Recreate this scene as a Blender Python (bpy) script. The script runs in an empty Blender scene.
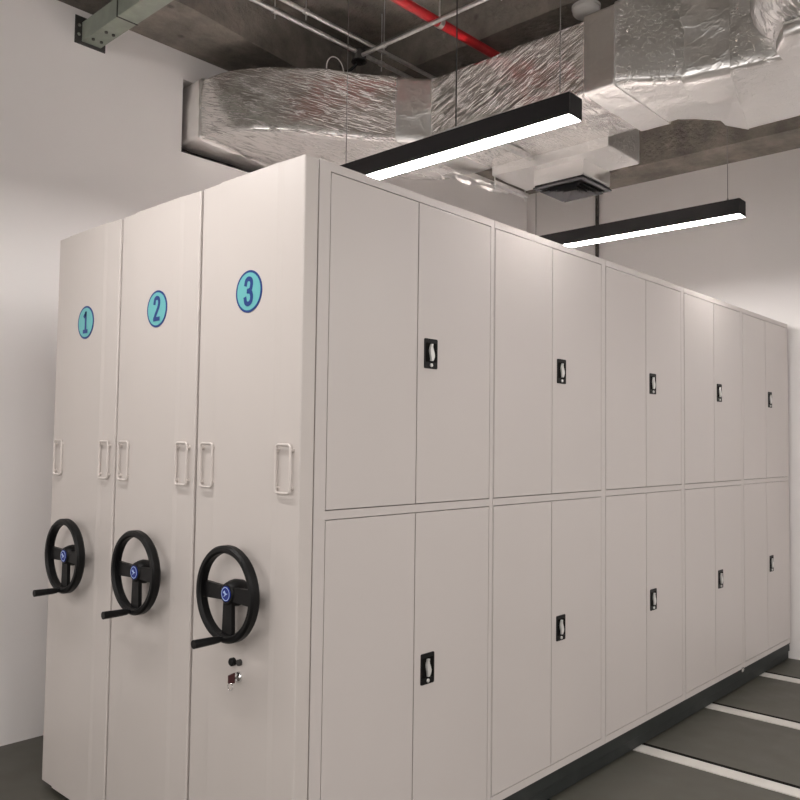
import bpy, bmesh, math, random
from mathutils import Vector, Matrix, noise

random.seed(4)
S = bpy.context.scene
COL = S.collection
PI = math.pi

# ------------------------------------------------------------------ camera
YAW, PITCH, ROLL = 0.74429704, 0.05054144, 0.01291649
CAM = Vector((-1.6422540, -1.8536834, 1.5020099))
fw = Vector((math.cos(PITCH) * math.cos(YAW), math.cos(PITCH) * math.sin(YAW), math.sin(PITCH)))
r0 = Vector((math.sin(YAW), -math.cos(YAW), 0))
u0 = r0.cross(fw)
rt = math.cos(ROLL) * r0 + math.sin(ROLL) * u0
up = -math.sin(ROLL) * r0 + math.cos(ROLL) * u0
cd = bpy.data.cameras.new('camera')
cd.sensor_width = 36
cd.lens = 36 * 805.77 / 800
cd.clip_start = 0.05
cam = bpy.data.objects.new('camera', cd)
COL.objects.link(cam)
M = Matrix.Identity(4)
for i in range(3):
    M[i][0], M[i][1], M[i][2], M[i][3] = rt[i], up[i], -fw[i], CAM[i]
cam.matrix_world = M
S.camera = cam

# ------------------------------------------------------------------ world, lamps, exposure
w = bpy.data.worlds.new('world')
S.world = w
w.use_nodes = True
w.node_tree.nodes['Background'].inputs[0].default_value = (0.9, 0.95, 1.0, 1)
w.node_tree.nodes['Background'].inputs[1].default_value = 0.02
LAMP_Z = 2.8
LAMP_RAD = 150.0          # radiance of the lamp diffusers
LAMP_COL = (1.0, 0.955, 0.93)
AREA_W = 22.0
FILL_W = 68.0


def room_lamp(x, y, watt=AREA_W, L=1.4):
    l = bpy.data.lights.new('room_lamp', 'AREA')
    l.shape = 'RECTANGLE'
    l.size, l.size_y = 0.09, L
    l.energy = watt
    l.color = LAMP_COL
    o = bpy.data.objects.new('room_lamp', l)
    o.location = (x, y, LAMP_Z)
    COL.objects.link(o)


# the rest of the room's grid of linear lamps, behind and beside the camera
for lx, ly, lw in ((-0.72, 0.49, 0.8), (-2.55, 0.49, 0.6), (-4.4, 0.49, 0.6), (-2.55, -1.95, 1.0),
                   (-0.72, -2.6, 1.0), (1.13, -2.9, 1.0), (2.96, -2.9, 1.0), (-4.4, -1.95, 1.0)):
    room_lamp(lx, ly, AREA_W * lw)


def soft_fill(loc, rotx, rotz, sx, sy, watt, col):
    """large soft fill light, added behind and beside the camera, no real source"""
    l = bpy.data.lights.new('fill_light', 'AREA')
    l.shape = 'RECTANGLE'
    l.size, l.size_y, l.energy, l.color = sx, sy, watt, col
    o = bpy.data.objects.new('fill_light', l)
    o.location = loc
    o.rotation_euler = (rotx, 0, rotz)
    COL.objects.link(o)


soft_fill((0.5, -4.9, 2.9), PI / 2, 0, 8.0, 2.1, FILL_W * 1.05, (1.0, 0.965, 0.94))  # added fill lights that lift the upper walls and doors
soft_fill((-5.9, -1.5, 3.0), PI / 2, -PI / 2, 6.0, 1.9, FILL_W * 1.25, (1.0, 0.965, 0.94))
S.view_settings.view_transform = 'Standard'
S.view_settings.look = 'None'
S.view_settings.gamma = 1
S.view_settings.use_curve_mapping = False
S.view_settings.exposure = 0.0
S.cycles.max_bounces = 10
S.cycles.diffuse_bounces = 6


# ------------------------------------------------------------------ materials
def lin(c):
    return tuple(((v / 255) / 12.92 if v / 255 <= 0.04045 else ((v / 255 + 0.055) / 1.055) ** 2.4) for v in c)


def mat(name, col, rough=0.5, metal=0.0, emit=None, estr=0.0, noise_amt=0.0, noise_scale=8.0,
        bump=0.0, bump_scale=60.0, stretch=None, rot=None, spec=None, rough_var=0.0, alpha=1.0):
    m = bpy.data.materials.new(name)
    m.use_nodes = True
    nt = m.node_tree
    b = nt.nodes['Principled BSDF']
    b.inputs['Base Color'].default_value = (*col, 1)
    b.inputs['Roughness'].default_value = rough
    b.inputs['Metallic'].default_value = metal
    if spec is not None:
        b.inputs['Specular IOR Level'].default_value = spec
    if alpha < 1:
        b.inputs['Alpha'].default_value = alpha
    if emit:
        b.inputs['Emission Color'].default_value = (*emit, 1)
        b.inputs['Emission Strength'].default_value = estr
    tc = nt.nodes.new('ShaderNodeTexCoord')
    mp = nt.nodes.new('ShaderNodeMapping')
    nt.links.new(tc.outputs['Object'], mp.inputs[0])
    if stretch:
        mp.inputs['Scale'].default_value = stretch
    if rot:
        mp.inputs['Rotation'].default_value = rot
    n = nt.nodes.new('ShaderNodeTexNoise')
    n.inputs['Scale'].default_value = noise_scale
    n.inputs['Detail'].default_value = 5
    nt.links.new(mp.outputs[0], n.inputs['Vector'])
    r = nt.nodes.new('ShaderNodeMapRange')
    r.inputs['From Min'].default_value = 0.3
    r.inputs['From Max'].default_value = 0.7
    r.inputs['To Min'].default_value = 1 - noise_amt
    r.inputs['To Max'].default_value = 1 + noise_amt
    nt.links.new(n.outputs['Fac'], r.inputs['Value'])
    mx = nt.nodes.new('ShaderNodeVectorMath')
    mx.operation = 'SCALE'
    mx.inputs[0].default_value = col
    nt.links.new(r.outputs[0], mx.inputs['Scale'])
    nt.links.new(mx.outputs[0], b.inputs['Base Color'])
    if rough_var:
        r2 = nt.nodes.new('ShaderNodeMapRange')
        r2.inputs['From Min'].default_value = 0.3
        r2.inputs['From Max'].default_value = 0.7
        r2.inputs['To Min'].default_value = max(0.02, rough - rough_var)
        r2.inputs['To Max'].default_value = rough + rough_var
        nt.links.new(n.outputs['Fac'], r2.inputs['Value'])
        nt.links.new(r2.outputs[0], b.inputs['Roughness'])
    if bump:
        n2 = nt.nodes.new('ShaderNodeTexNoise')
        n2.inputs['Scale'].default_value = bump_scale
        n2.inputs['Detail'].default_value = 4
        nt.links.new(mp.outputs[0], n2.inputs['Vector'])
        bp = nt.nodes.new('ShaderNodeBump')
        bp.inputs['Strength'].default_value = bump
        bp.inputs['Distance'].default_value = 0.01
        nt.links.new(n2.outputs['Fac'], bp.inputs['Height'])
        nt.links.new(bp.outputs[0], b.inputs['Normal'])
    return m


def foil(name, col, rough, ridge_rot, ridge_scale, ridge_str=0.5, fine=0.3, metal=0.85):
    """crumpled aluminium foil: sharp wrinkle ridges stretched one way over fine crumple"""
    m = bpy.data.materials.new(name)
    m.use_nodes = True
    nt = m.node_tree
    L = nt.links
    b = nt.nodes['Principled BSDF']
    b.inputs['Base Color'].default_value = (*col, 1)
    b.inputs['Roughness'].default_value = rough
    b.inputs['Metallic'].default_value = metal
    tc = nt.nodes.new('ShaderNodeTexCoord')
    r_ = nt.nodes.new('ShaderNodeMapping')
    r_.inputs['Rotation'].default_value = ridge_rot
    L.new(tc.outputs['Object'], r_.inputs[0])
    s_ = nt.nodes.new('ShaderNodeMapping')
    s_.inputs['Scale'].default_value = ridge_scale
    L.new(r_.outputs[0], s_.inputs[0])
    n1 = nt.nodes.new('ShaderNodeTexNoise')
    n1.inputs['Scale'].default_value = 1.0
    n1.inputs['Detail'].default_value = 2
    n1.inputs['Distortion'].default_value = 0.25
    L.new(s_.outputs[0], n1.inputs['Vector'])
    a = nt.nodes.new('ShaderNodeMath'); a.operation = 'SUBTRACT'; a.inputs[1].default_value = 0.5
    L.new(n1.outputs['Fac'], a.inputs[0])
    a2 = nt.nodes.new('ShaderNodeMath'); a2.operation = 'ABSOLUTE'
    L.new(a.outputs[0], a2.inputs[0])
    a3 = nt.nodes.new('ShaderNodeMapRange')
    a3.inputs['From Min'].default_value = 0.0
    a3.inputs['From Max'].default_value = 0.035
    a3.inputs['To Min'].default_value = 1.0
    a3.inputs['To Max'].default_value = 0.0
    L.new(a2.outputs[0], a3.inputs['Value'])
    n2 = nt.nodes.new('ShaderNodeTexNoise')
    n2.inputs['Scale'].default_value = 28
    n2.inputs['Detail'].default_value = 4
    L.new(tc.outputs['Object'], n2.inputs['Vector'])
    n3 = nt.nodes.new('ShaderNodeTexNoise')
    n3.inputs['Scale'].default_value = 5
    n3.inputs['Detail'].default_value = 3
    L.new(tc.outputs['Object'], n3.inputs['Vector'])
    b1 = nt.nodes.new('ShaderNodeBump')
    b1.inputs['Strength'].default_value = ridge_str
    b1.inputs['Distance'].default_value = 0.012
    L.new(a3.outputs[0], b1.inputs['Height'])
    b2 = nt.nodes.new('ShaderNodeBump')
    b2.inputs['Strength'].default_value = fine
    b2.inputs['Distance'].default_value = 0.012
    L.new(n2.outputs['Fac'], b2.inputs['Height'])
    L.new(b1.outputs[0], b2.inputs['Normal'])
    b3 = nt.nodes.new('ShaderNodeBump')
    b3.inputs['Strength'].default_value = fine
    b3.inputs['Distance'].default_value = 0.03
    L.new(n3.outputs['Fac'], b3.inputs['Height'])
    L.new(b2.outputs[0], b3.inputs['Normal'])
    L.new(b3.outputs[0], b.inputs['Normal'])
    return m


def concrete(name, col, amt, bump):
    m = bpy.data.materials.new(name)
    m.use_nodes = True
    nt = m.node_tree
    L = nt.links
    b = nt.nodes['Principled BSDF']
    b.inputs['Roughness'].default_value = 0.88
    tc = nt.nodes.new('ShaderNodeTexCoord')
    mp = nt.nodes.new('ShaderNodeMapping')
    mp.inputs['Rotation'].default_value = (0, 0, 0.35)
    mp.inputs['Scale'].default_value = (0.7, 2.4, 1.0)
    L.new(tc.outputs['Object'], mp.inputs[0])
    ns = []
    for sc, v in ((1.6, mp), (7.0, tc), (34.0, tc)):
        n = nt.nodes.new('ShaderNodeTexNoise')
        n.inputs['Scale'].default_value = sc
        n.inputs['Detail'].default_value = 6
        n.inputs['Roughness'].default_value = 0.62
        L.new(v.outputs[0] if v is mp else v.outputs['Object'], n.inputs['Vector'])
        ns.append(n)
    add = nt.nodes.new('ShaderNodeMath'); add.operation = 'ADD'
    L.new(ns[0].outputs['Fac'], add.inputs[0]); L.new(ns[1].outputs['Fac'], add.inputs[1])
    r = nt.nodes.new('ShaderNodeMapRange')
    r.inputs['From Min'].default_value = 0.75
    r.inputs['From Max'].default_value = 1.25
    r.inputs['To Min'].default_value = 1 - amt
    r.inputs['To Max'].default_value = 1 + amt
    L.new(add.outputs[0], r.inputs['Value'])
    # small dark pits
    vo = nt.nodes.new('ShaderNodeTexVoronoi')
    vo.inputs['Scale'].default_value = 5.0
    L.new(tc.outputs['Object'], vo.inputs['Vector'])
    pr = nt.nodes.new('ShaderNodeMapRange')
    pr.inputs['From Min'].default_value = 0.05
    pr.inputs['From Max'].default_value = 0.12
    pr.inputs['To Min'].default_value = 0.6
    pr.inputs['To Max'].default_value = 1.0
    L.new(vo.outputs['Distance'], pr.inputs['Value'])
    mu = nt.nodes.new('ShaderNodeMath'); mu.operation = 'MULTIPLY'
    L.new(r.outputs[0], mu.inputs[0]); L.new(pr.outputs[0], mu.inputs[1])
    mx = nt.nodes.new('ShaderNodeVectorMath'); mx.operation = 'SCALE'
    mx.inputs[0].default_value = col
    L.new(mu.outputs[0], mx.inputs['Scale'])
    L.new(mx.outputs[0], b.inputs['Base Color'])
    bp = nt.nodes.new('ShaderNodeBump')
    bp.inputs['Strength'].default_value = bump
    bp.inputs['Distance'].default_value = 0.03
    ad2 = nt.nodes.new('ShaderNodeMath'); ad2.operation = 'ADD'
    L.new(ns[1].outputs['Fac'], ad2.inputs[0]); L.new(ns[2].outputs['Fac'], ad2.inputs[1])
    L.new(ad2.outputs[0], bp.inputs['Height'])
    L.new(bp.outputs[0], b.inputs['Normal'])
    return m


PAINT = (0.60, 0.556, 0.534)
MT = {
    'paint': mat('grey_paint', PAINT, 0.38, bump=0.02, bump_scale=9, noise_amt=0.012, noise_scale=2, spec=0.4),
    'door': mat('door_paint', PAINT, 0.33, bump=0.03, bump_scale=3.5, noise_amt=0.015, noise_scale=1.5, spec=0.4),
    'panel': mat('panel_paint', (0.60, 0.555, 0.525), 0.36, bump=0.02, bump_scale=6, noise_amt=0.012, noise_scale=2, spec=0.4),
    'handle': mat('handle_paint', (0.66, 0.61, 0.575), 0.32),
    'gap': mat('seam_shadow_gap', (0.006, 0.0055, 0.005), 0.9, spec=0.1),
    'wall': mat('white_wall_paint', (0.83, 0.80, 0.785), 0.85, noise_amt=0.02, noise_scale=1.2, bump=0.05, bump_scale=25),
    'floor': mat('floor_coating', (0.078, 0.075, 0.060), 0.5, noise_amt=0.12, noise_scale=5, rough_var=0.1),
    'ceil': concrete('raw_concrete', (0.185, 0.165, 0.142), 0.36, 0.55),
    'black': mat('black_plastic', (0.006, 0.006, 0.0063), 0.42, noise_amt=0.15, noise_scale=20, spec=0.2),
    'blackmetal': mat('black_metal', (0.007, 0.0065, 0.007), 0.55, bump=0.02, bump_scale=200, spec=0.3),
    'emit': mat('lamp_diffuser', (0.9, 0.9, 0.9), 0.5, emit=LAMP_COL, estr=LAMP_RAD),
    'cable': mat('steel_cable', (0.25, 0.24, 0.23), 0.4, metal=0.8),
    'zinc': mat('galvanised_steel', (0.62, 0.61, 0.60), 0.33, metal=0.85, noise_amt=0.12, noise_scale=40),
    'chrome': mat('chrome', (0.8, 0.8, 0.8), 0.15, metal=1.0),
    'silver': mat('silver_plastic', (0.75, 0.74, 0.72), 0.3, metal=0.4, noise_amt=0.1),
    'red': mat('red_pipe_paint', (0.42, 0.014, 0.018), 0.4, noise_amt=0.2, noise_scale=12),
    'green': mat('green_grey_steel', (0.27, 0.30, 0.25), 0.5, noise_amt=0.1, noise_scale=15),
    'darksteel': mat('dark_steel', (0.05, 0.048, 0.045), 0.5, metal=0.3),
    'base': mat('dark_green_base', (0.016, 0.020, 0.019), 0.55, noise_amt=0.2, noise_scale=12),
    'white': mat('white_plastic', (0.75, 0.73, 0.70), 0.4),
    'rail': mat('white_rail', (0.62, 0.60, 0.56), 0.45, noise_amt=0.06),
    'teal': mat('sticker_aqua', lin((104, 184, 186)), 0.4),
    'navy': mat('sticker_blue', lin((18, 58, 128)), 0.4),
    'emblem': mat('emblem_blue', lin((22, 44, 130)), 0.25),
    'emblem2': mat('emblem_white', lin((160, 185, 235)), 0.3),
    'rubber': mat('pipe_lagging', (0.045, 0.038, 0.033), 0.8, noise_amt=0.6, noise_scale=40),
    'clear': mat('clear_plastic', (0.7, 0.7, 0.7), 0.15, alpha=0.6),
    'diffgrey': mat('diffuser_grey', (0.035, 0.034, 0.036), 0.7, spec=0.1),
    'maroon': mat('key_bow', (0.06, 0.012, 0.014), 0.4),
    'foil': foil('foil_side', (0.84, 0.82, 0.80), 0.25, (0.42, 0.0, 0.0), (6, 6, 105), 0.6, 0.10, metal=1),
    'foil_elbow': foil('foil_elbow', (0.84, 0.82, 0.80), 0.25, (-0.32, 0.0, 0.0), (6, 6, 105), 0.6, 0.10, metal=1),
    'foil_box': foil('foil_box', (0.90, 0.885, 0.87), 0.28, (0.0, 0.2, 0.1), (40, 16, 60), 0.5, 0.2, metal=1),
    'foil_smooth': foil('foil_tape', (0.90, 0.885, 0.87), 0.30, (0.3, 0.1, 0.0), (10, 6, 14), 0.1, 0.16, metal=1),
    'foil_flex': foil('foil_flexible', (0.72, 0.71, 0.70), 0.36, (0.0, 0.0, 0.0), (8, 26, 8), 0.4, 0.3),
}


# ------------------------------------------------------------------ mesh helpers
class MB:
    def __init__(s):
        s.bm = bmesh.new()
        s.mi = 0

    def quad(s, vs):
        f = s.bm.faces.new(vs)
        f.material_index = s.mi
        return f

    def box(s, x0, x1, y0, y1, z0, z1, bev=0.0):
        v = [s.bm.verts.new((x, y, z)) for x in (x0, x1) for y in (y0, y1) for z in (z0, z1)]
        fs = [s.quad([v[i] for i in q]) for q in ((0, 1, 3, 2), (4, 6, 7, 5), (0, 4, 5, 1), (2, 3, 7, 6), (0, 2, 6, 4), (1, 5, 7, 3))]
        if bev:
            es = list({e for f in fs for e in f.edges})
            r = bmesh.ops.bevel(s.bm, geom=es, offset=bev, segments=2, affect='EDGES', profile=0.5)
            for f in r['faces']:
                f.material_index = s.mi
        return s

    def prism(s, poly, axis, a, b):
        """poly: 2D points; extruded along axis (0,1,2) from a to b"""
        def p3(p, t):
            l = [0, 0, 0]
            o = [i for i in range(3) if i != axis]
            l[o[0]], l[o[1]], l[axis] = p[0], p[1], t
            return l
        A = [s.bm.verts.new(p3(p, a)) for p in poly]
        B = [s.bm.verts.new(p3(p, b)) for p in poly]
        s.quad(A[::-1]); s.quad(B)
        n = len(poly)
        for i in range(n):
            s.quad([A[i], A[(i + 1) % n], B[(i + 1) % n], B[i]])
        return s

    def tube(s, pts, r, seg=10, closed=False, r_end=None, caps=True):
        pts = [Vector(p) for p in pts]
        n = len(pts)
        rings = []
        prev = None
        for i, p in enumerate(pts):
            if closed:
                t = pts[(i + 1) % n] - pts[i - 1]
            else:
                t = pts[min(i + 1, n - 1)] - pts[max(i - 1, 0)]
            t.normalize()
            if prev is None:
                a = Vector((0, 0, 1)) if abs(t.z) < 0.9 else Vector((1, 0, 0))
                u = t.cross(a).normalized()
            else:
                u = (prev - t * prev.dot(t)).normalized()
            prev = u
            v = t.cross(u)
            rr = r if r_end is None else r + (r_end - r) * i / (n - 1)
            rings.append([s.bm.verts.new(p + (u * math.cos(k * 2 * PI / seg) + v * math.sin(k * 2 * PI / seg)) * rr) for k in range(seg)])
        for i in range(n if closed else n - 1):
            A, B = rings[i], rings[(i + 1) % n]
            for k in range(seg):
                s.quad([A[k], A[(k + 1) % seg], B[(k + 1) % seg], B[k]])
        if caps and not closed:
            s.quad(rings[0][::-1]); s.quad(rings[-1])
        return s

    def lathe(s, prof, c, axis=0, seg=32, close=False):
        """prof: (r, t) pairs about an axis through c"""
        rings = []
        for r, t in prof:
            ring = []
            for k in range(seg):
                a = 2 * PI * k / seg
                l = [0, 0, 0]
                o = [i for i in range(3) if i != axis]
                l[axis] = t
                l[o[0]] = r * math.cos(a)
                l[o[1]] = r * math.sin(a)
                ring.append(s.bm.verts.new(Vector(l) + Vector(c)))
            rings.append(ring)
        n = len(rings)
        for i in range(n if close else n - 1):
            A, B = rings[i], rings[(i + 1) % n]
            for k in range(seg):
                s.quad([A[k], A[(k + 1) % seg], B[(k + 1) % seg], B[k]])
        if not close:
            s.quad(rings[0][::-1]); s.quad(rings[-1])
        return s

    def build(s, name, mats, parent=None, smooth=False, bevel=0.0, angle=35):
        bmesh.ops.recalc_face_normals(s.bm, faces=s.bm.faces[:])
        me = bpy.data.meshes.new(name)
        s.bm.to_mesh(me)
        s.bm.free()
        if not isinstance(mats, (list, tuple)):
            mats = [mats]
        for m in mats:
            me.materials.append(MT[m])
        o = bpy.data.objects.new(name, me)
        COL.objects.link(o)
        if parent:
            o.parent = parent
            # vertices are given in world space: undo the parent chain's offset
            off = Vector((0, 0, 0))
            q = parent
            while q:
                off += q.location
                q = q.parent
            me.transform(Matrix.Translation(-off))
        if smooth:
            for p in me.polygons:
                p.use_smooth = True
            try:
                me.set_sharp_from_angle(angle=math.radians(angle))
            except Exception:
                pass
        if bevel:
            b = o.modifiers.new('bevel', 'BEVEL')
            b.width = bevel
            b.segments = 2
            b.limit_method = 'ANGLE'
        return o


def tag(o, label=None, cat=None, group=None, kind=None):
    if label: o['label'] = label
    if cat: o['category'] = cat
    if group: o['group'] = group
    if kind: o['kind'] = kind
    return o


def empty(name, loc, label, cat, group=None):
    o = bpy.data.objects.new(name, None)
    o.location = loc
    o.empty_display_size = 0.1
    COL.objects.link(o)
    return tag(o, label, cat, group)


def struct(name, mb, m, **k):
    return tag(mb.build(name, m, **k), kind='structure')


def copy_tree(o, parent=None, off=None):
    c = o.copy()
    COL.objects.link(c)
    c.parent = parent
    if off is not None:
        c.location = Vector(o.location) + Vector(off)
    for ch in list(o.children):
        copy_tree(ch, c)
    return c


def spline(pts, n):
    """Catmull-Rom through pts"""
    P = [Vector(p) for p in pts]
    P = [P[0] * 2 - P[1]] + P + [P[-1] * 2 - P[-2]]
    out = []
    for i in range(1, len(P) - 2):
        for k in range(n):
            t = k / n
            a, b, c, d = P[i - 1], P[i], P[i + 1], P[i + 2]
            out.append(0.5 * ((2 * b) + (-a + c) * t + (2 * a - 5 * b + 4 * c - d) * t * t + (-a + 3 * b - 3 * c + d) * t ** 3))
    out.append(P[-2])
    return out


# ------------------------------------------------------------------ the room
XB, YW, SLAB = 4.50, 2.25, 4.05
struct('floor', MB().box(-6, XB + 0.2, -5, YW + 0.2, -0.1, 0), 'floor')
m = MB()                                   # left wall with the hole the duct passes through
hx0, hx1, hz0, hz1 = 0.893, 1.62, 3.178, 3.612
m.box(-6, hx0, YW, YW + 0.22, 0, SLAB + .1).box(hx1, XB + 0.2, YW, YW + 0.22, 0, SLAB + .1)
m.box(hx0, hx1, YW, YW + 0.22, 0, hz0).box(hx0, hx1, YW, YW + 0.22, hz1, SLAB + .1)
struct('wall_left', m, 'wall')
struct('wall_back', MB().box(XB, XB + 0.2, -5, YW, 0, SLAB + .1), 'wall')
struct('wall_right', MB().box(-6, XB + 0.2, -5.2, -5, 0, SLAB + .1), 'wall')
struct('wall_front', MB().box(-6.2, -6, -5.2, YW + 0.2, 0, SLAB + .1), 'wall')
m = MB()
m.box(-6.2, XB + 0.2, -5.2, YW + 0.22, SLAB, SLAB + 0.2)                       # slab
m.prism([(-6, 1.62), (0.67, 1.79), (1.6, 1.915), (XB, 1.95), (XB, YW), (-6, YW)], 2, 3.772, SLAB)   # beam over the left wall
m.box(4.11, XB, -5, 1.42, 3.65, SLAB)                                            # beam over the back wall
m.box(1.96, 2.40, -5, 1.9, 3.80, SLAB)                                         # cross beam over the duct
struct('ceiling', m, 'ceil')
# near-black sheet added as the darkness behind the duct opening
struct('dark_backing_1', MB().box(hx0 - .3, hx1 + .3, YW + 0.75, YW + 0.8, hz0 - .4, hz1 + .4), 'gap')

# ------------------------------------------------------------------ mobile shelving units
TOP, BASE, D, W5 = 2.372, 0.12, 0.5584, 4.459
COLX = [-0.009, 0.907, 1.795, 2.683, 3.571, 4.459]
ZM1, ZM2, ZT, ZB = 1.285, 1.254, 2.342, 0.155


def digit_mesh(mb, d, yc, zc, x0):
    """thick rounded strokes of the number on the plate, drawn in the panel plane (+right in view is -Y)"""
    def P(u, v):
        return (x, yc - u, zc + v)
    th = 0.0078
    if d == '1':
        st = [[(-0.012, 0.026), (-0.002, 0.034), (0.001, 0.040), (0.001, -0.036)], [(-0.014, -0.038), (0.015, -0.038)]]
    elif d == '2':
        st = [[(-0.016, 0.022), (-0.012, 0.036), (0.0, 0.041), (0.013, 0.035), (0.016, 0.02), (0.010, 0.003), (-0.004, -0.018), (-0.015, -0.037)],
              [(-0.015, -0.038), (0.017, -0.038)]]
    else:
        st = [[(-0.016, 0.024), (-0.012, 0.036), (0.0, 0.041), (0.013, 0.035), (0.015, 0.021), (0.010, 0.006), (-0.002, 0.001)],
              [(-0.002, 0.001), (0.011, -0.003), (0.017, -0.018), (0.013, -0.034), (0.0, -0.041), (-0.013, -0.036), (-0.017, -0.023)]]
    for si, s in enumerate(st):
        x = x0 - 0.0005 * si
        pts = [Vector((p[0], p[1], 0)) for p in s]
        if len(pts) > 2:
            pts = spline(pts, 5)
        n = len(pts)
        L, R = [], []
        for i, p in enumerate(pts):
            t = (pts[min(i + 1, n - 1)] - pts[max(i - 1, 0)]).normalized()
            q = Vector((-t.y, t.x, 0)) * th
            L.append(p + q); R.append(p - q)
        ends = [L[0] + (pts[0] - pts[1]).normalized() * th * .8, R[0] + (pts[0] - pts[1]).normalized() * th * .8]
        L = [ends[0]] + L; R = [ends[1]] + R; n += 1
        e2 = (pts[-1] - pts[-2]).normalized() * th * .8
        L.append(L[-1] + e2); R.append(R[-1] + e2); n += 1
        for i in range(n - 1):
            vs = [mb.bm.verts.new(P(c.x, c.y)) for c in (L[i], L[i + 1], R[i + 1], R[i])]
            mb.quad(vs)


def rounded_rect(hw, hh, r, n=5):
    pts = []
    for cx, cy, a0 in ((hw - r, hh - r, 0), (-hw + r, hh - r, PI / 2), (-hw + r, -hh + r, PI), (hw - r, -hh + r, 1.5 * PI)):
        for k in range(n + 1):
            a = a0 + k * PI / 2 / n
            pts.append((cx + r * math.cos(a), cy + r * math.sin(a)))
    return pts


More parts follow.
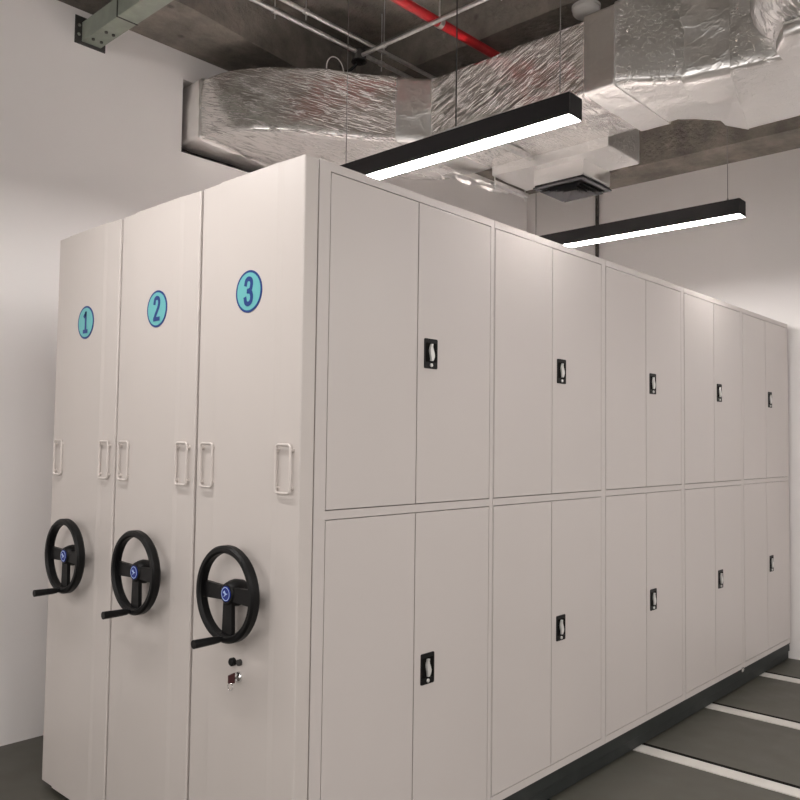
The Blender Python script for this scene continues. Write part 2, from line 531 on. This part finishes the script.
def make_unit(k, label):
    y0 = k * D
    y1 = y0 + 0.546
    t = empty('mobile_shelving_unit', (0, y0, 0), label, 'shelving unit', 'mobile shelving units')
    # end panel: folded steel with a raised middle field
    r = 0.010
    prof = [(-0.0665, y0 + .0015), (-0.068, y0 + .005), (-0.0708, y0 + 0.098), (-0.074, y0 + 0.122),
            (-0.074, y0 + 0.433), (-0.068, y0 + 0.439), (-0.067, y1 - .005), (-0.0655, y1 - .0015), (-0.064, y1), (-0.014, y1), (-0.014, y0), (-0.064, y0)]
    m = MB().prism(prof, 2, 0.03, TOP - 0.001)
    panel = m.build('end_panel', 'panel', t, bevel=0.0015)
    XP = -0.074
    # number sticker
    yc, zc, R = y0 + 0.260, 1.978, 0.069
    m = MB()
    m.lathe([(R, XP - .0005), (R, XP - 0.0018), (R * .885, XP - 0.0018), (R * .885, XP - .0005)], (0, yc, zc), 0, 40)
    m.mi = 1
    m.lathe([(R * .89, XP - .0005), (R * .89, XP - 0.0022)], (0, yc, zc), 0, 40)
    m.mi = 0
    digit_mesh(m, '321'[k], yc, zc, XP - 0.0026)
    m.build('number_sticker', ['navy', 'teal'], panel)
    # wire grab handles
    for hy in (y0 + 0.064, y0 + 0.471):
        xs = -0.0695 if hy < y0 + .2 else -0.068
        m = MB()
        pts = [(xs - 0.011, hy + a, 1.412 + b) for a, b in rounded_rect(0.034, 0.073, 0.010)]
        m.tube(pts, 0.0042, 8, closed=True)
        for sa in (-1, 1):
            for sb in (-1, 1):
                m.tube([(xs - 0.011, hy + sa * 0.034, 1.412 + sb * 0.057), (xs + 0.001, hy + sa * 0.034, 1.412 + sb * 0.057)], 0.0042, 8)
                m.lathe([(0.0068, xs + .001), (0.0068, xs - 0.003)], (0, hy + sa * 0.034, 1.412 + sb * 0.057), 0, 12)
        m.build('grab_handle', 'handle', panel, smooth=True)
    # hand wheel
    wy, wz = y0 + 0.260, 1.018
    xf, xb, Ro, Ri = -0.150, -0.116, 0.150, 0.126
    m = MB()
    xm = (xf + xb) / 2
    prof = [(Ro - .006, xf), (Ri + .006, xf), (Ri, xf + .006), (Ri, xb - .006), (Ri + .006, xb), (Ro - .006, xb), (Ro, xb - .007), (Ro, xf + .007)]
    m.lathe(prof, (0, wy, wz), 0, 64, close=True)
    for a in (0.0, PI, -PI / 2):        # three flat spokes, left, right and down
        ca, sa = math.cos(a), math.sin(a)
        q = []
        for d_, h_ in ((0.015, 0.020), (0.128, 0.024)):
            q.append((d_, h_))
        corners = [(0.012, -0.021), (0.130, -0.026), (0.130, 0.026), (0.012, 0.021)]
        poly = [(wy + c[0] * ca - c[1] * sa, wz + c[0] * sa + c[1] * ca) for c in corners]
        m.prism(poly, 0, -0.131, -0.117)
    m.lathe([(0.029, -0.136), (0.033, -0.133), (0.036, -0.126), (0.040, -0.116), (0.043, -0.100), (0.038, -0.0735)], (0, wy, wz), 0, 32)
    wheel = m.build('handwheel', 'black', t, smooth=True)
    m = MB()
    m.lathe([(0.0245, -0.1355), (0.0245, -0.1378), (0.023, -0.1385)], (0, wy, wz), 0, 32)
    m.mi = 1
    m.lathe([(0.0212, -0.1380), (0.0212, -0.1390), (0.0190, -0.1390), (0.0190, -0.1380)], (0, wy, wz), 0, 32)
    xe = -0.1392                        # small winged mark and dashes round it
    for pl in ([(-0.013, 0.004), (-0.004, 0.011), (0.002, 0.003), (0.012, 0.001), (0.002, -0.003), (-0.009, -0.011), (-0.003, -0.001)],):
        m.quad([m.bm.verts.new((xe, wy - a, wz + b)) for a, b in pl])
    m.build('hub_emblem', ['emblem', 'emblem2'], wheel)
    m = MB()
    hz = wz - 0.136
    m.tube([(xf + .004, wy, hz), (xf - .014, wy, hz)], 0.008, 12)
    m.tube([(xf - .010, wy, hz), (xf - .030, wy, hz), (xf - .100, wy, hz)], 0.0105, 14, r_end=0.0135)
    m.build('crank_handle', 'black', wheel, smooth=True)
    if k == 0:                          # key lock with its key, below the wheel of the nearest unit
        m = MB()
        ky = y0 + 0.296
        m.lathe([(0.013, XP + .002), (0.013, XP - .012), (0.010, XP - .015)], (0, ky, 0.792), 0, 20)
        m.build('key_lock', 'black', panel, smooth=True)
        m = MB()
        m.lathe([(0.010, XP + .002), (0.010, XP - 0.010)], (0, ky - 0.034, 0.796), 0, 16)
        m.build('lock_indicator', 'darksteel', panel, smooth=True)
        m = MB()
        ky -= 0.018
        m.lathe([(0.017, XP + .002), (0.017, XP - .006), (0.013, XP - .012)], (0, ky - 0.012, 0.750), 0, 24)
        cl = m.build('cylinder_lock', 'chrome', panel, smooth=True)
        m = MB()
        m.box(XP - .022, XP - .012, ky - 0.0135, ky - 0.0105, 0.746, 0.754)
        m.mi = 1
        m.prism([(XP - .042, 0.738), (XP - .018, 0.734), (XP - .018, 0.766), (XP - .042, 0.762)], 1, ky - 0.0145, ky - 0.0095)
        m.mi = 0
        m.tube([(XP - .034, ky - .012 + 0.012 * math.cos(a), .727 + .012 * math.sin(a)) for a in [i * PI / 8 for i in range(16)]], 0.0014, 6, closed=True)
        m.build('key', ['chrome', 'maroon'], cl)
    # cabinet sections: carcass with stiles and rails round door openings
    for i in range(5):
        xa, xb_ = COLX[i] + (0.0012 if i else 0), COLX[i + 1] - 0.0012
        m = MB()
        yb = y0 + 0.0035
        m.box(xa, xb_, y0 + 0.022, y0 + 0.546, BASE + 0.002, TOP)
        sl = 0.046 if i == 0 else 0.0025
        sr = 0.022 if i == 0 else 0.036
        for (a, b, c, d_) in ((xa, xa + sl, BASE + .002, TOP), (xb_ - sr, xb_, BASE + .002, TOP),
                              (xa + sl, xb_ - sr, ZT + .002, TOP), (xa + sl, xb_ - sr, ZM2 + .002, ZM1 - .002), (xa + sl, xb_ - sr, BASE + .002, ZB - .002)):
            m.box(a, b, y0, y0 + 0.022, c, d_)
        # dark inside of the door gaps
        m.mi = 1
        m.box(xa + sl, xb_ - sr, y0 + 0.0205, y0 + 0.0225, ZB - .002, ZM2 + .002)
        m.box(xa + sl, xb_ - sr, y0 + 0.0205, y0 + 0.0225, ZM1 - .002, ZT + .002)
        m.build('cabinet_section', ['paint', 'gap'], t)
        if k == 0:
            ox0, ox1 = xa + sl, xb_ - sr
            mid = (ox0 + ox1) / 2 - 0.004
            for (z0, z1, lz) in ((ZB + .001, ZM2 - .001, 0.712), (ZM1 + .001, ZT - .001, 1.812)):
                for (a, b, lock) in ((ox0 + .003, mid - .0025, False), (mid + .0025, ox1 - .003, True)):
                    m = MB()
                    m.box(a, b, y0 - 0.0008, y0 + 0.019, z0, z1, bev=0.001)
                    d_ = m.build('door', 'door', t)
                    if lock:
                        lx = mid + 0.070 + (0.002 * i)
                        make_lock(lx, y0 - 0.0008, lz, d_)
    # dark wheeled base
    m = MB()
    m.box(0.0, W5, y0 + 0.008, y0 + 0.546, 0.062, BASE)
    m.box(0.0, W5, y0 + 0.016, y0 + 0.540, 0.008, 0.060)
    m.box(0.0, W5, y0 + 0.004, y0 + 0.020, 0.112, BASE - .001)
    b_ = m.build('wheeled_base', 'base', t, bevel=0.002)
    if k == 0:
        m = MB()
        m.box(3.50, 3.53, y0 - 0.006, y0 + 0.008, 0.106, 0.134)
        m.box(3.53, 3.545, y0 - 0.004, y0 + 0.008, 0.114, 0.128)
        m.build('joint_clip', 'chrome', b_)
    return t


LOCK_SRC = []


def make_lock(lx, y, lz, door):
    if LOCK_SRC:
        src = LOCK_SRC[0]
        c = src.copy()
        COL.objects.link(c)
        c.parent = door
        off = Vector((0, 0, 0)); q = door
        while q:
            off += q.location; q = q.parent
        c.location = Vector((lx, y, lz)) - off
        return
    m = MB()
    m.prism([(a, b) for a, b in rounded_rect(0.035, 0.053, 0.005)], 1, 0.0005, -0.0035)
    m.mi = 1
    m.prism([(a, b + 0.004) for a, b in rounded_rect(0.029, 0.034, 0.004)], 1, -0.0033, -0.0042)
    m.mi = 2
    n = 16
    L, R = [], []
    for i in range(n + 1):              # lever: a slim S-curved grip
        v = i / n
        z = -0.026 + 0.060 * v
        cx = 0.003 * math.sin(v * 2 * PI) - 0.002
        wdt = 0.0045 + 0.0058 * math.sin(min(1, v * 1.15) * PI) ** 1.0
        L.append((cx - wdt, z)); R.append((cx + wdt, z))
    m.prism(L + R[::-1], 1, -0.0040, -0.0120)
    m.lathe([(0.0065, -0.0030), (0.0065, -0.0075), (0.005, -0.0085)], (0.0, 0, -0.041), 1, 16)
    off = Vector((0, 0, 0)); q = door
    while q:
        off += q.location; q = q.parent
    o = m.build('door_lock', ['black', 'gap', 'silver'])
    o.parent = door
    o.location = Vector((lx, y, lz)) - off
    LOCK_SRC.append(o)


make_unit(0, 'nearest grey steel mobile shelving unit with the number 3 sticker and two rows of doors')
make_unit(1, 'middle grey mobile shelving unit with the number 2 sticker and black handwheel')
make_unit(2, 'grey mobile shelving unit with the number 1 sticker, farthest left beside the white wall')

# floor rails in front of and under the units
for x, lab in ((3.94, 'white floor rail coming out from under the far end of the shelving'),
               (3.05, 'white floor rail, second one from the back wall'),
               (2.16, 'white floor rail under the middle section of the shelving'),
               (1.27, 'white floor rail, second one from the numbered end panels'),
               (0.40, 'white floor rail closest to the numbered end panels')):
    m = MB()
    m.box(x - 0.045, x + 0.045, -1.3, 2.1, 0.0, 0.005)
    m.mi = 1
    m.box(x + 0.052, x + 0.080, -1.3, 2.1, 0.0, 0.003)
    tag(m.build('floor_rail', ['rail', 'gap']), lab, 'rail', 'floor rails under the shelving')

# ------------------------------------------------------------------ pendant lights


def make_pendant(x0, label, cable_ys, x1=None, feed=None):
    xa, xb_ = x0, x0 + 0.098
    ya, yb = -0.222, 1.22
    z0, z1 = LAMP_Z, LAMP_Z + 0.090
    t = empty('pendant_light', ((xa + xb_) / 2, (ya + yb) / 2, z0), label, 'pendant light', 'black linear pendant lights')
    m = MB()
    w_ = 0.004
    m.box(xa, xa + w_, ya, yb, z0, z1).box(xb_ - w_, xb_, ya, yb, z0, z1)
    m.box(xa + w_, xb_ - w_, ya, yb, z1 - w_, z1)
    m.box(xa + w_, xb_ - w_, ya, ya + w_, z0, z1 - w_).box(xa + w_, xb_ - w_, yb - w_, yb, z0, z1 - w_)
    m.build('housing', 'blackmetal', t)
    m = MB().box(xa + w_, xb_ - w_, ya + w_, yb - w_, z0 + 0.001, z0 + 0.006)
    m.build('lamp_diffuser', 'emit', t)
    cx = (xa + xb_) / 2
    for y in cable_ys:
        m = MB().tube([(cx, y, z1 - .001), (cx, y, SLAB)], 0.0022, 8)
        m.lathe([(0.006, z1 - .001), (0.006, z1 + 0.018), (0.003, z1 + 0.026)], (cx, y, 0), 2, 12)
        m.build('suspension_cable', 'cable', t, smooth=True)
    if feed is not None:
        m = MB().tube([(cx, feed, z1 + 0.02), (cx, feed, SLAB)], 0.0030, 8)
        m.build('power_cable', 'darksteel', t, smooth=True)
        m = MB().box(cx - 0.02, cx + 0.02, feed - 0.05, feed + 0.05, z1, z1 + 0.022, bev=0.003)
        m.build('connector_box', 'clear', t)
    return t


make_pendant(1.094, 'long black pendant light nearest the camera, glowing below the foil duct', (1.108, -0.15), feed=0.39)
make_pendant(2.922, 'farther black pendant light hanging in front of the back wall', (1.155, -0.139))


# ------------------------------------------------------------------ foil duct
def duct_loft(mb, secs, step=0.03, rad=0.02, amp=0.004, cap=True, seed=0.0, pitch=0.03):
    """secs: list of (near_xy, far_xy, zb, zt) joined by a loft, crumpled along its normal"""
    S2 = []
    for i in range(len(secs) - 1):
        a, b = secs[i], secs[i + 1]
        L = max((Vector(a[0]) - Vector(b[0])).length, (Vector(a[1]) - Vector(b[1])).length, abs(a[2] - b[2]))
        n = max(1, int(L / step))
        for k in range(n):
            t = k / n
            S2.append((Vector(a[0]).lerp(Vector(b[0]), t), Vector(a[1]).lerp(Vector(b[1]), t), a[2] + (b[2] - a[2]) * t, a[3] + (b[3] - a[3]) * t))
    e = secs[-1]
    S2.append((Vector(e[0]), Vector(e[1]), e[2], e[3]))
    rings = []
    for N, F, zb, zt in S2:
        w_ = (F - N).length
        h_ = zt - zb
        d = (F - N).normalized()
        pr = rounded_rect(w_ / 2, h_ / 2, rad, 3)
        # resample the perimeter
        pts = []
        for i in range(len(pr)):
            a = Vector(pr[i]); b = Vector(pr[(i + 1) % len(pr)])
            L = (b - a).length
            n = 1 if L < 0.06 else (14 if L > 0.45 else 12)
            for k in range(n):
                pts.append(a.lerp(b, k / n))
        c = (N + F) / 2
        ring = []
        for p in pts:
            nx = p.x / (w_ / 2); nz = p.y / (h_ / 2)
            nn = Vector((nx ** 7, nz ** 7))
            if nn.length < 1e-4: nn = Vector((nx, nz))
            nn.normalize()
            q = Vector((c.x + d.x * p.x, c.y + d.y * p.x, (zb + zt) / 2 + p.y))
            a_ = amp * (noise.noise(q * 5 + Vector((seed, 0, 0))) * 1.6 + noise.noise(q * 17 + Vector((0, seed, 0))) * 0.9)
            q += Vector((d.x * nn.x, d.y * nn.x, nn.y)) * a_
            ring.append(mb.bm.verts.new(q))
        rings.append(ring)
    n = min(len(r) for r in rings)
    for A, B in zip(rings, rings[1:]):
        for k in range(n):
            mb.quad([A[k], A[(k + 1) % n], B[(k + 1) % n], B[k]])
    if cap:
        mb.quad(rings[0][:n][::-1]); mb.quad(rings[-1][:n])


ZD0, ZD1 = 3.215, 3.585
duct = empty('ventilation_duct', (2.1, 0.6, ZD0), 'large silver foil wrapped air duct bending out of a hole in the left wall', 'duct')
near = spline([(0.93, 2.9, 0), (0.932, 2.3, 0), (0.955, 2.02, 0), (1.07, 1.74, 0), (1.29, 1.52, 0), (1.50, 1.37, 0), (1.68, 1.235, 0)], 8)
far = spline([(1.54, 2.9, 0), (1.56, 2.4, 0), (1.66, 2.10, 0), (1.93, 1.84, 0), (2.18, 1.68, 0), (2.35, 1.50, 0), (2.395, 1.30, 0)], 8)
m = MB()
duct_loft(m, [((a.x, a.y), (b.x, b.y), ZD0 - 0.005 + max(0, min(1, (b.y - 1.6) / .6)) * .03, ZD1 + 0.01) for a, b in zip(near, far)], amp=0.0055)
m.build('elbow_section', 'foil_elbow', duct, smooth=True)
m = MB()      # padded sleeve where the duct leaves the wall
duct_loft(m, [((0.918, 2.31), (1.55, 2.36), ZD0 + .012, ZD1 + .015), ((0.918, 2.12), (1.57, 2.2), ZD0 + .012, ZD1 + .015)], amp=0.006, rad=0.035, seed=3)
m.build('wall_sleeve', 'foil_smooth', duct, smooth=True)
m = MB()
duct_loft(m, [((1.66, 1.245), (2.40, 1.30), ZD0 - .004, ZD1 + .006), ((1.775, 1.135), (2.395, 1.13), ZD0 - .006, ZD1 + .006), ((1.795, 1.10), (2.395, 1.10), ZD0 - .006, ZD1 + .004)], amp=0.003, seed=5)
m.build('corner_section', 'foil_smooth', duct, smooth=True)
m = MB()
duct_loft(m, [((1.800, 1.10), (2.385, 1.10), ZD0 - .004, ZD1), ((1.800, 0.10), (2.385, 0.10), ZD0 - .008, ZD1)], amp=0.005, seed=8)
m.build('straight_section', 'foil', duct, smooth=True)
m = MB()
duct_loft(m, [((1.780, 0.105), (2.40, 0.105), ZD0 - .020, ZD1 + .008), ((1.776, -0.055), (2.405, -0.055), ZD0 - .020, ZD1 + .012)], amp=0.002, rad=0.015, seed=9)
m.build('flange_band', 'foil_smooth', duct, smooth=True)
m = MB()
duct_loft(m, [((1.790, -0.05), (2.40, -0.05), ZD0 - .012, ZD1 + .03), ((1.80, -0.10), (2.40, -0.10), ZD0 - .008, ZD1 + .04), ((1.955, -0.335), (2.60, -0.30), ZD0 - .010, ZD1 + .06)], amp=0.004, seed=12)
m.build('offset_section', 'foil_box', duct, smooth=True)
m = MB()
duct_loft(m, [((1.94, -0.31), (2.62, -0.27), ZD0 - .022, ZD1 + .07), ((1.985, -0.52), (2.755, -0.335), ZD0 - .022, ZD1 + .07)], amp=0.004, rad=0.03, seed=13)
m.build('transition_band', 'foil_smooth', duct, smooth=True)
m = MB()
duct_loft(m, [((1.985, -0.50), (2.745, -0.335), ZD0 - .018, ZD1 + .06), ((2.02, -0.74), (2.735, -0.70), ZD0 - .018, ZD1 + .06), ((2.03, -2.6), (2.73, -2.6), ZD0 - .018, ZD1 + .06)], step=.05, amp=0.004, rad=0.02, seed=15)
m.build('wide_section', 'foil_box', duct, smooth=True)
m = MB()
duct_loft(m, [((1.93, -0.735), (2.70, -0.735), ZD0 - .020, 3.25), ((1.815, -0.80), (2.70, -0.80), ZD0 - .022, 3.26), ((1.80, -2.6), (2.70, -2.6), ZD0 - .022, 3.26)], step=.05, amp=0.004, rad=0.02, seed=17)
m.build('lower_skirt', 'foil_smooth', duct, smooth=True)
m = MB()      # flexible round branch leaving the near side
path = spline([(2.12, -0.80, 3.44), (1.98, -0.80, 3.44), (1.86, -0.87, 3.43), (1.80, -1.02, 3.425), (1.79, -1.3, 3.42), (1.79, -1.9, 3.42), (1.79, -2.6, 3.42)], 14)
rings = []
for i, p in enumerate(path):
    tdir = (path[min(i + 1, len(path) - 1)] - path[max(i - 1, 0)]).normalized()
    u = tdir.cross(Vector((0, 0, 1))).normalized()
    v = u.cross(tdir)
    rr = 0.172 + (0.003 if i % 2 else -0.003)
    if i < 16: rr += 0.02 * (1 - i / 16)
    rings.append([m.bm.verts.new(p + (u * math.cos(k * PI / 20) + v * math.sin(k * PI / 20)) * (rr + 0.004 * noise.noise(p * 6 + Vector((k * .4, 0, 0))))) for k in range(40)])
for A, B in zip(rings, rings[1:]):
    for k in range(40):
        m.quad([A[k], A[(k + 1) % 40], B[(k + 1) % 40], B[k]])
m.quad(rings[0][::-1]); m.quad(rings[-1])
m.build('flexible_branch', 'foil_flex', duct, smooth=True)
m = MB()
duct_loft(m, [((2.37, 1.09), (2.37, 0.29), 3.152, 3.42), ((2.745, 1.09), (2.745, 0.29), 3.152, 3.42)], amp=0.003, rad=0.012, seed=21)
m.build('branch_box', 'foil_box', duct, smooth=True)
m = MB()
duct_loft(m, [((2.447, 0.825), (2.447, 0.49), 3.058, 3.16), ((2.765, 0.825), (2.765, 0.49), 3.058, 3.16)], amp=0.002, rad=0.012, seed=23)
m.build('diffuser_neck', 'foil_smooth', duct, smooth=True)

# crumpled tape ends hanging on the far side of the elbow
for (cx, cy, cz, lx, ly) in ((2.45, 1.30, 3.20, .10, .20),):
    m = MB()
    g = []
    for i in range(13):
        row = []
        for j in range(7):
            x = cx + (i / 12 - .5) * .50
            y = cy + (j / 6 - .5) * .10 - .10 * (i / 12)
            z = 3.175 - .02 * (i / 12) + .022 * noise.noise(Vector((i * .7, j * .9, 2.0)))
            row.append(m.bm.verts.new((x, y, z)))
        g.append(row)
    for i in range(12):
        for j in range(6):
            m.quad([g[i][j], g[i + 1][j], g[i + 1][j + 1], g[i][j + 1]])
    o = m.build('loose_foil_flap', 'foil_smooth', duct, smooth=True)
    sd = o.modifiers.new('thickness', 'SOLIDIFY'); sd.thickness = 0.002

# air diffuser under the branch
t = empty('air_diffuser', (2.606, 0.657, 3.03), 'square dark grey ceiling air diffuser hanging under the foil branch box', 'air vent')
cx, cy = 2.606, 0.657


def sq_ring(mb, ho, hi, zo, zi, th):
    """sloping square ring (a louvre blade or frame)"""
    for a, b, za, zb_ in ((ho, hi, zo, zi),):
        for k in range(4):
            an = k * PI / 2
            def rot(x, y, z): return (cx + x * math.cos(an) - y * math.sin(an), cy + x * math.sin(an) + y * math.cos(an), z)
            vs = [rot(a, -a, za), rot(a, a, za), rot(b, b, zb_), rot(b, -b, zb_)]
            lo = [mb.bm.verts.new(v) for v in vs]
            hi_ = [mb.bm.verts.new((v[0], v[1], v[2] + th)) for v in vs]
            mb.quad(lo); mb.quad(hi_[::-1])
            for i in range(4):
                mb.quad([lo[i], lo[(i + 1) % 4], hi_[(i + 1) % 4], hi_[i]])


m = MB(); sq_ring(m, 0.171, 0.144, 3.036, 3.036, 0.008)
m.build('diffuser_frame', 'diffgrey', t)
m = MB().box(cx - .163, cx + .163, cy - .163, cy + .163, 3.044, 3.0565)
m.build('diffuser_gasket', 'black', t)
m = MB().box(cx - .144, cx + .144, cy - .144, cy + .144, 3.041, 3.0438)
m.build('diffuser_core', 'gap', t)
for q in (0.134, 0.104, 0.074, 0.044):
    m = MB(); sq_ring(m, q, q - 0.022, 3.018, 3.036, 0.0025)
    m.build('louvre_blade', 'diffgrey', t)

# trapeze hangers under the duct
for (xa, xb_, y, z, lab) in ((1.81, 2.35, 0.78, 3.184, 'steel strut fixed across the underside of the straight foil duct'),
                             (2.425, 2.80, 1.118, 3.128, 'steel strut hanger beside the air diffuser, under the far foil branch box')):
    t = empty('duct_hanger', ((xa + xb_) / 2, y, z), lab, 'hanger', 'duct hangers')
    m = MB()
    m.box(xa, xb_, y - 0.018, y + 0.018, z - .003, z)
    m.box(xa, xb_, y - 0.018, y - 0.015, z, z + 0.020)
    m.box(xa, xb_, y + 0.015, y + 0.018, z, z + 0.020)
    m.build('strut', 'zinc', t)
    for x in (() if xa < 2 else (xa + 0.018, xb_ - 0.018)):
        top = 3.80 if 1.96 < x < 2.40 else SLAB
        m = MB().tube([(x, y, z - 0.03), (x, y, top)], 0.0042, 8)
        m.lathe([(0.009, z - .012), (0.009, z - 0.003)], (x, y, 0), 2, 6)
        m.build('threaded_rod', 'zinc', t)

# ------------------------------------------------------------------ services on the ceiling
ZC = 3.745


def conduit(x0, y0, x1, y1, z, r, label, clips):
    t = empty('conduit', (x0, y0, z), label, 'conduit', 'metal conduits on the ceiling')
    m = MB().tube([(x0, y0, z), (x1, y1, z)], r, 12)
    m.build('pipe', 'zinc', t, smooth=True)
    d = Vector((x1 - x0, y1 - y0, 0)).normalized()
    for f in clips:
        p = Vector((x0, y0, z)).lerp(Vector((x1, y1, z)), f)
        m = MB()
        m.tube([p - d * .012, p + d * .012], r + 0.005, 12)
        m.tube([p - Vector((0, 0, 0.045)), Vector((p.x, p.y, SLAB if not 1.96 < p.x < 2.40 else 3.8))], 0.0035, 8)
        m.build('pipe_clip', 'zinc', t)
    return t


conduit(-2.0, 1.452, 4.1, 1.415, ZC, 0.0125, 'metal conduit running into the black junction box, the one nearer the left wall', (.479, .610, .75))
conduit(-2.0, 1.345, 4.1, 1.325, ZC + .01, 0.0115, 'metal conduit passing beside the black junction box, parallel to the first', (.50, .74))
conduit(1.535, 1.40, 1.500, -3.5, ZC - .022, 0.0115, 'metal conduit crossing from the black junction box towards the red pipe', (.035, .20))
t = empty('junction_box', (1.545, 1.44, ZC - .02), 'small black round junction box where the metal conduits cross', 'junction box')
m = MB().lathe([(0.038, ZC - .045), (0.042, ZC - .04), (0.042, ZC + .012), (0.03, ZC + .02)], (1.545, 1.44, 0), 2, 20)
m.build('box_body', 'darksteel', t, smooth=True)
m = MB().lathe([(0.045, ZC - .050), (0.045, ZC - .045)], (1.545, 1.44, 0), 2, 20)
m.lathe([(0.006, ZC - .053), (0.006, ZC - .050)], (1.565, 1.44, 0), 2, 8)
m.lathe([(0.006, ZC - .053), (0.006, ZC - .050)], (1.525, 1.44, 0), 2, 8)
m.build('box_cover', 'black', t)
m = MB().tube(spline([(1.55, 1.46, ZC - .05), (1.53, 1.50, 3.66), (1.48, 1.54, 3.635), (1.44, 1.58, 3.615)], 6), 0.009, 8)
m.build('black_lead', 'black', t, smooth=True)
m = MB()
cpts = []
for i in range(26):
    a = -0.15 + i / 25 * 3.44
    cpts.append((1.42 + 0.062 * math.cos(a), 1.50 + .012 * i / 25, 3.625 + 0.075 * math.sin(a)))
m.tube(cpts, 0.0032, 6)
m.build('cable_loop', 'white', t, smooth=True)

t = empty('fire_pipe', (0, 0.95, 3.79), 'red painted sprinkler pipe under the concrete slab', 'pipe')
m = MB().tube([(-3, 0.985, 3.765), (2.34, 0.876, 3.765)], 0.026, 16)
m.build('pipe', 'red', t, smooth=True)
m = MB().tube([(1.60, 0.891, 3.765), (1.63, 0.890, 3.765)], 0.030, 16)
m.tube([(1.615, 0.891, 3.765), (1.615, 0.891, SLAB)], 0.005, 8)
m.build('pipe_clip', 'zinc', t)

t = empty('smoke_detector', (2.045, 0.245, 3.8), 'round white smoke detector on the concrete beam above the foil duct', 'smoke detector')
m = MB().lathe([(0.075, 3.80), (0.075, 3.785)], (2.045, 0.245, 0), 2, 32)
m.build('mounting_base', 'white', t)
m = MB().lathe([(0.070, 3.785), (0.070, 3.765), (0.062, 3.755), (0.045, 3.745), (0.02, 3.741)], (2.045, 0.245, 0), 2, 32)
m.build('dome', 'white', t, smooth=True)

# green-grey steel strut fixed to the left wall
t = empty('steel_strut', (0.32, YW, 3.6), 'green grey steel channel bolted to the left wall near the ceiling', 'steel bracket')
m = MB()
m.box(0.272, 0.276, -3, YW - .006, 3.602, 3.705).box(0.276, 0.378, -3, YW - .006, 3.602, 3.606)
m.box(0.374, 0.378, -3, YW - .006, 3.606, 3.705)
m.box(0.276, 0.374, -3, YW - .006, 3.701, 3.705)
m.build('channel', 'green', t, bevel=0.001)
m = MB().box(0.235, 0.405, YW - .006, YW, 3.585, 3.735)
m.build('end_plate', 'darksteel', t)
m = MB().box(0.268, 0.382, 1.86, 1.866, 3.599, 3.602).box(.268, .272, 1.86, 1.866, 3.6, 3.705)
m.build('joint_seam', 'darksteel', t)
for (x, y) in ((0.300, 2.17), (0.345, 2.17), (0.31, 2.05), (0.35, 2.05)):
    m = MB().lathe([(0.009, 3.594), (0.009, 3.602)], (x, y, 0), 2, 6)
    m.build('bolt', 'darksteel', t)
for z in (3.63, 3.68):
    m = MB().lathe([(0.010, YW - .016), (0.010, YW - .006)], (0.252, 0, z), 1, 6)
    m.build('bolt', 'chrome', t)

# dark lagged pipe standing on the back wall
t = empty('wall_pipe', (XB - .02, 1.525, 0), 'thin dark lagged pipe running down the back wall behind the farther light', 'pipe')
m = MB().tube([(XB - .018, 1.525, 0), (XB - .018, 1.525, 3.65)], 0.015, 10)
m.build('pipe', 'rubber', t, smooth=True)
for z in (1.0, 2.4, 3.3):
    m = MB().box(XB - .035, XB, 1.505, 1.545, z, z + .02)
    m.build('pipe_clip', 'darksteel', t)
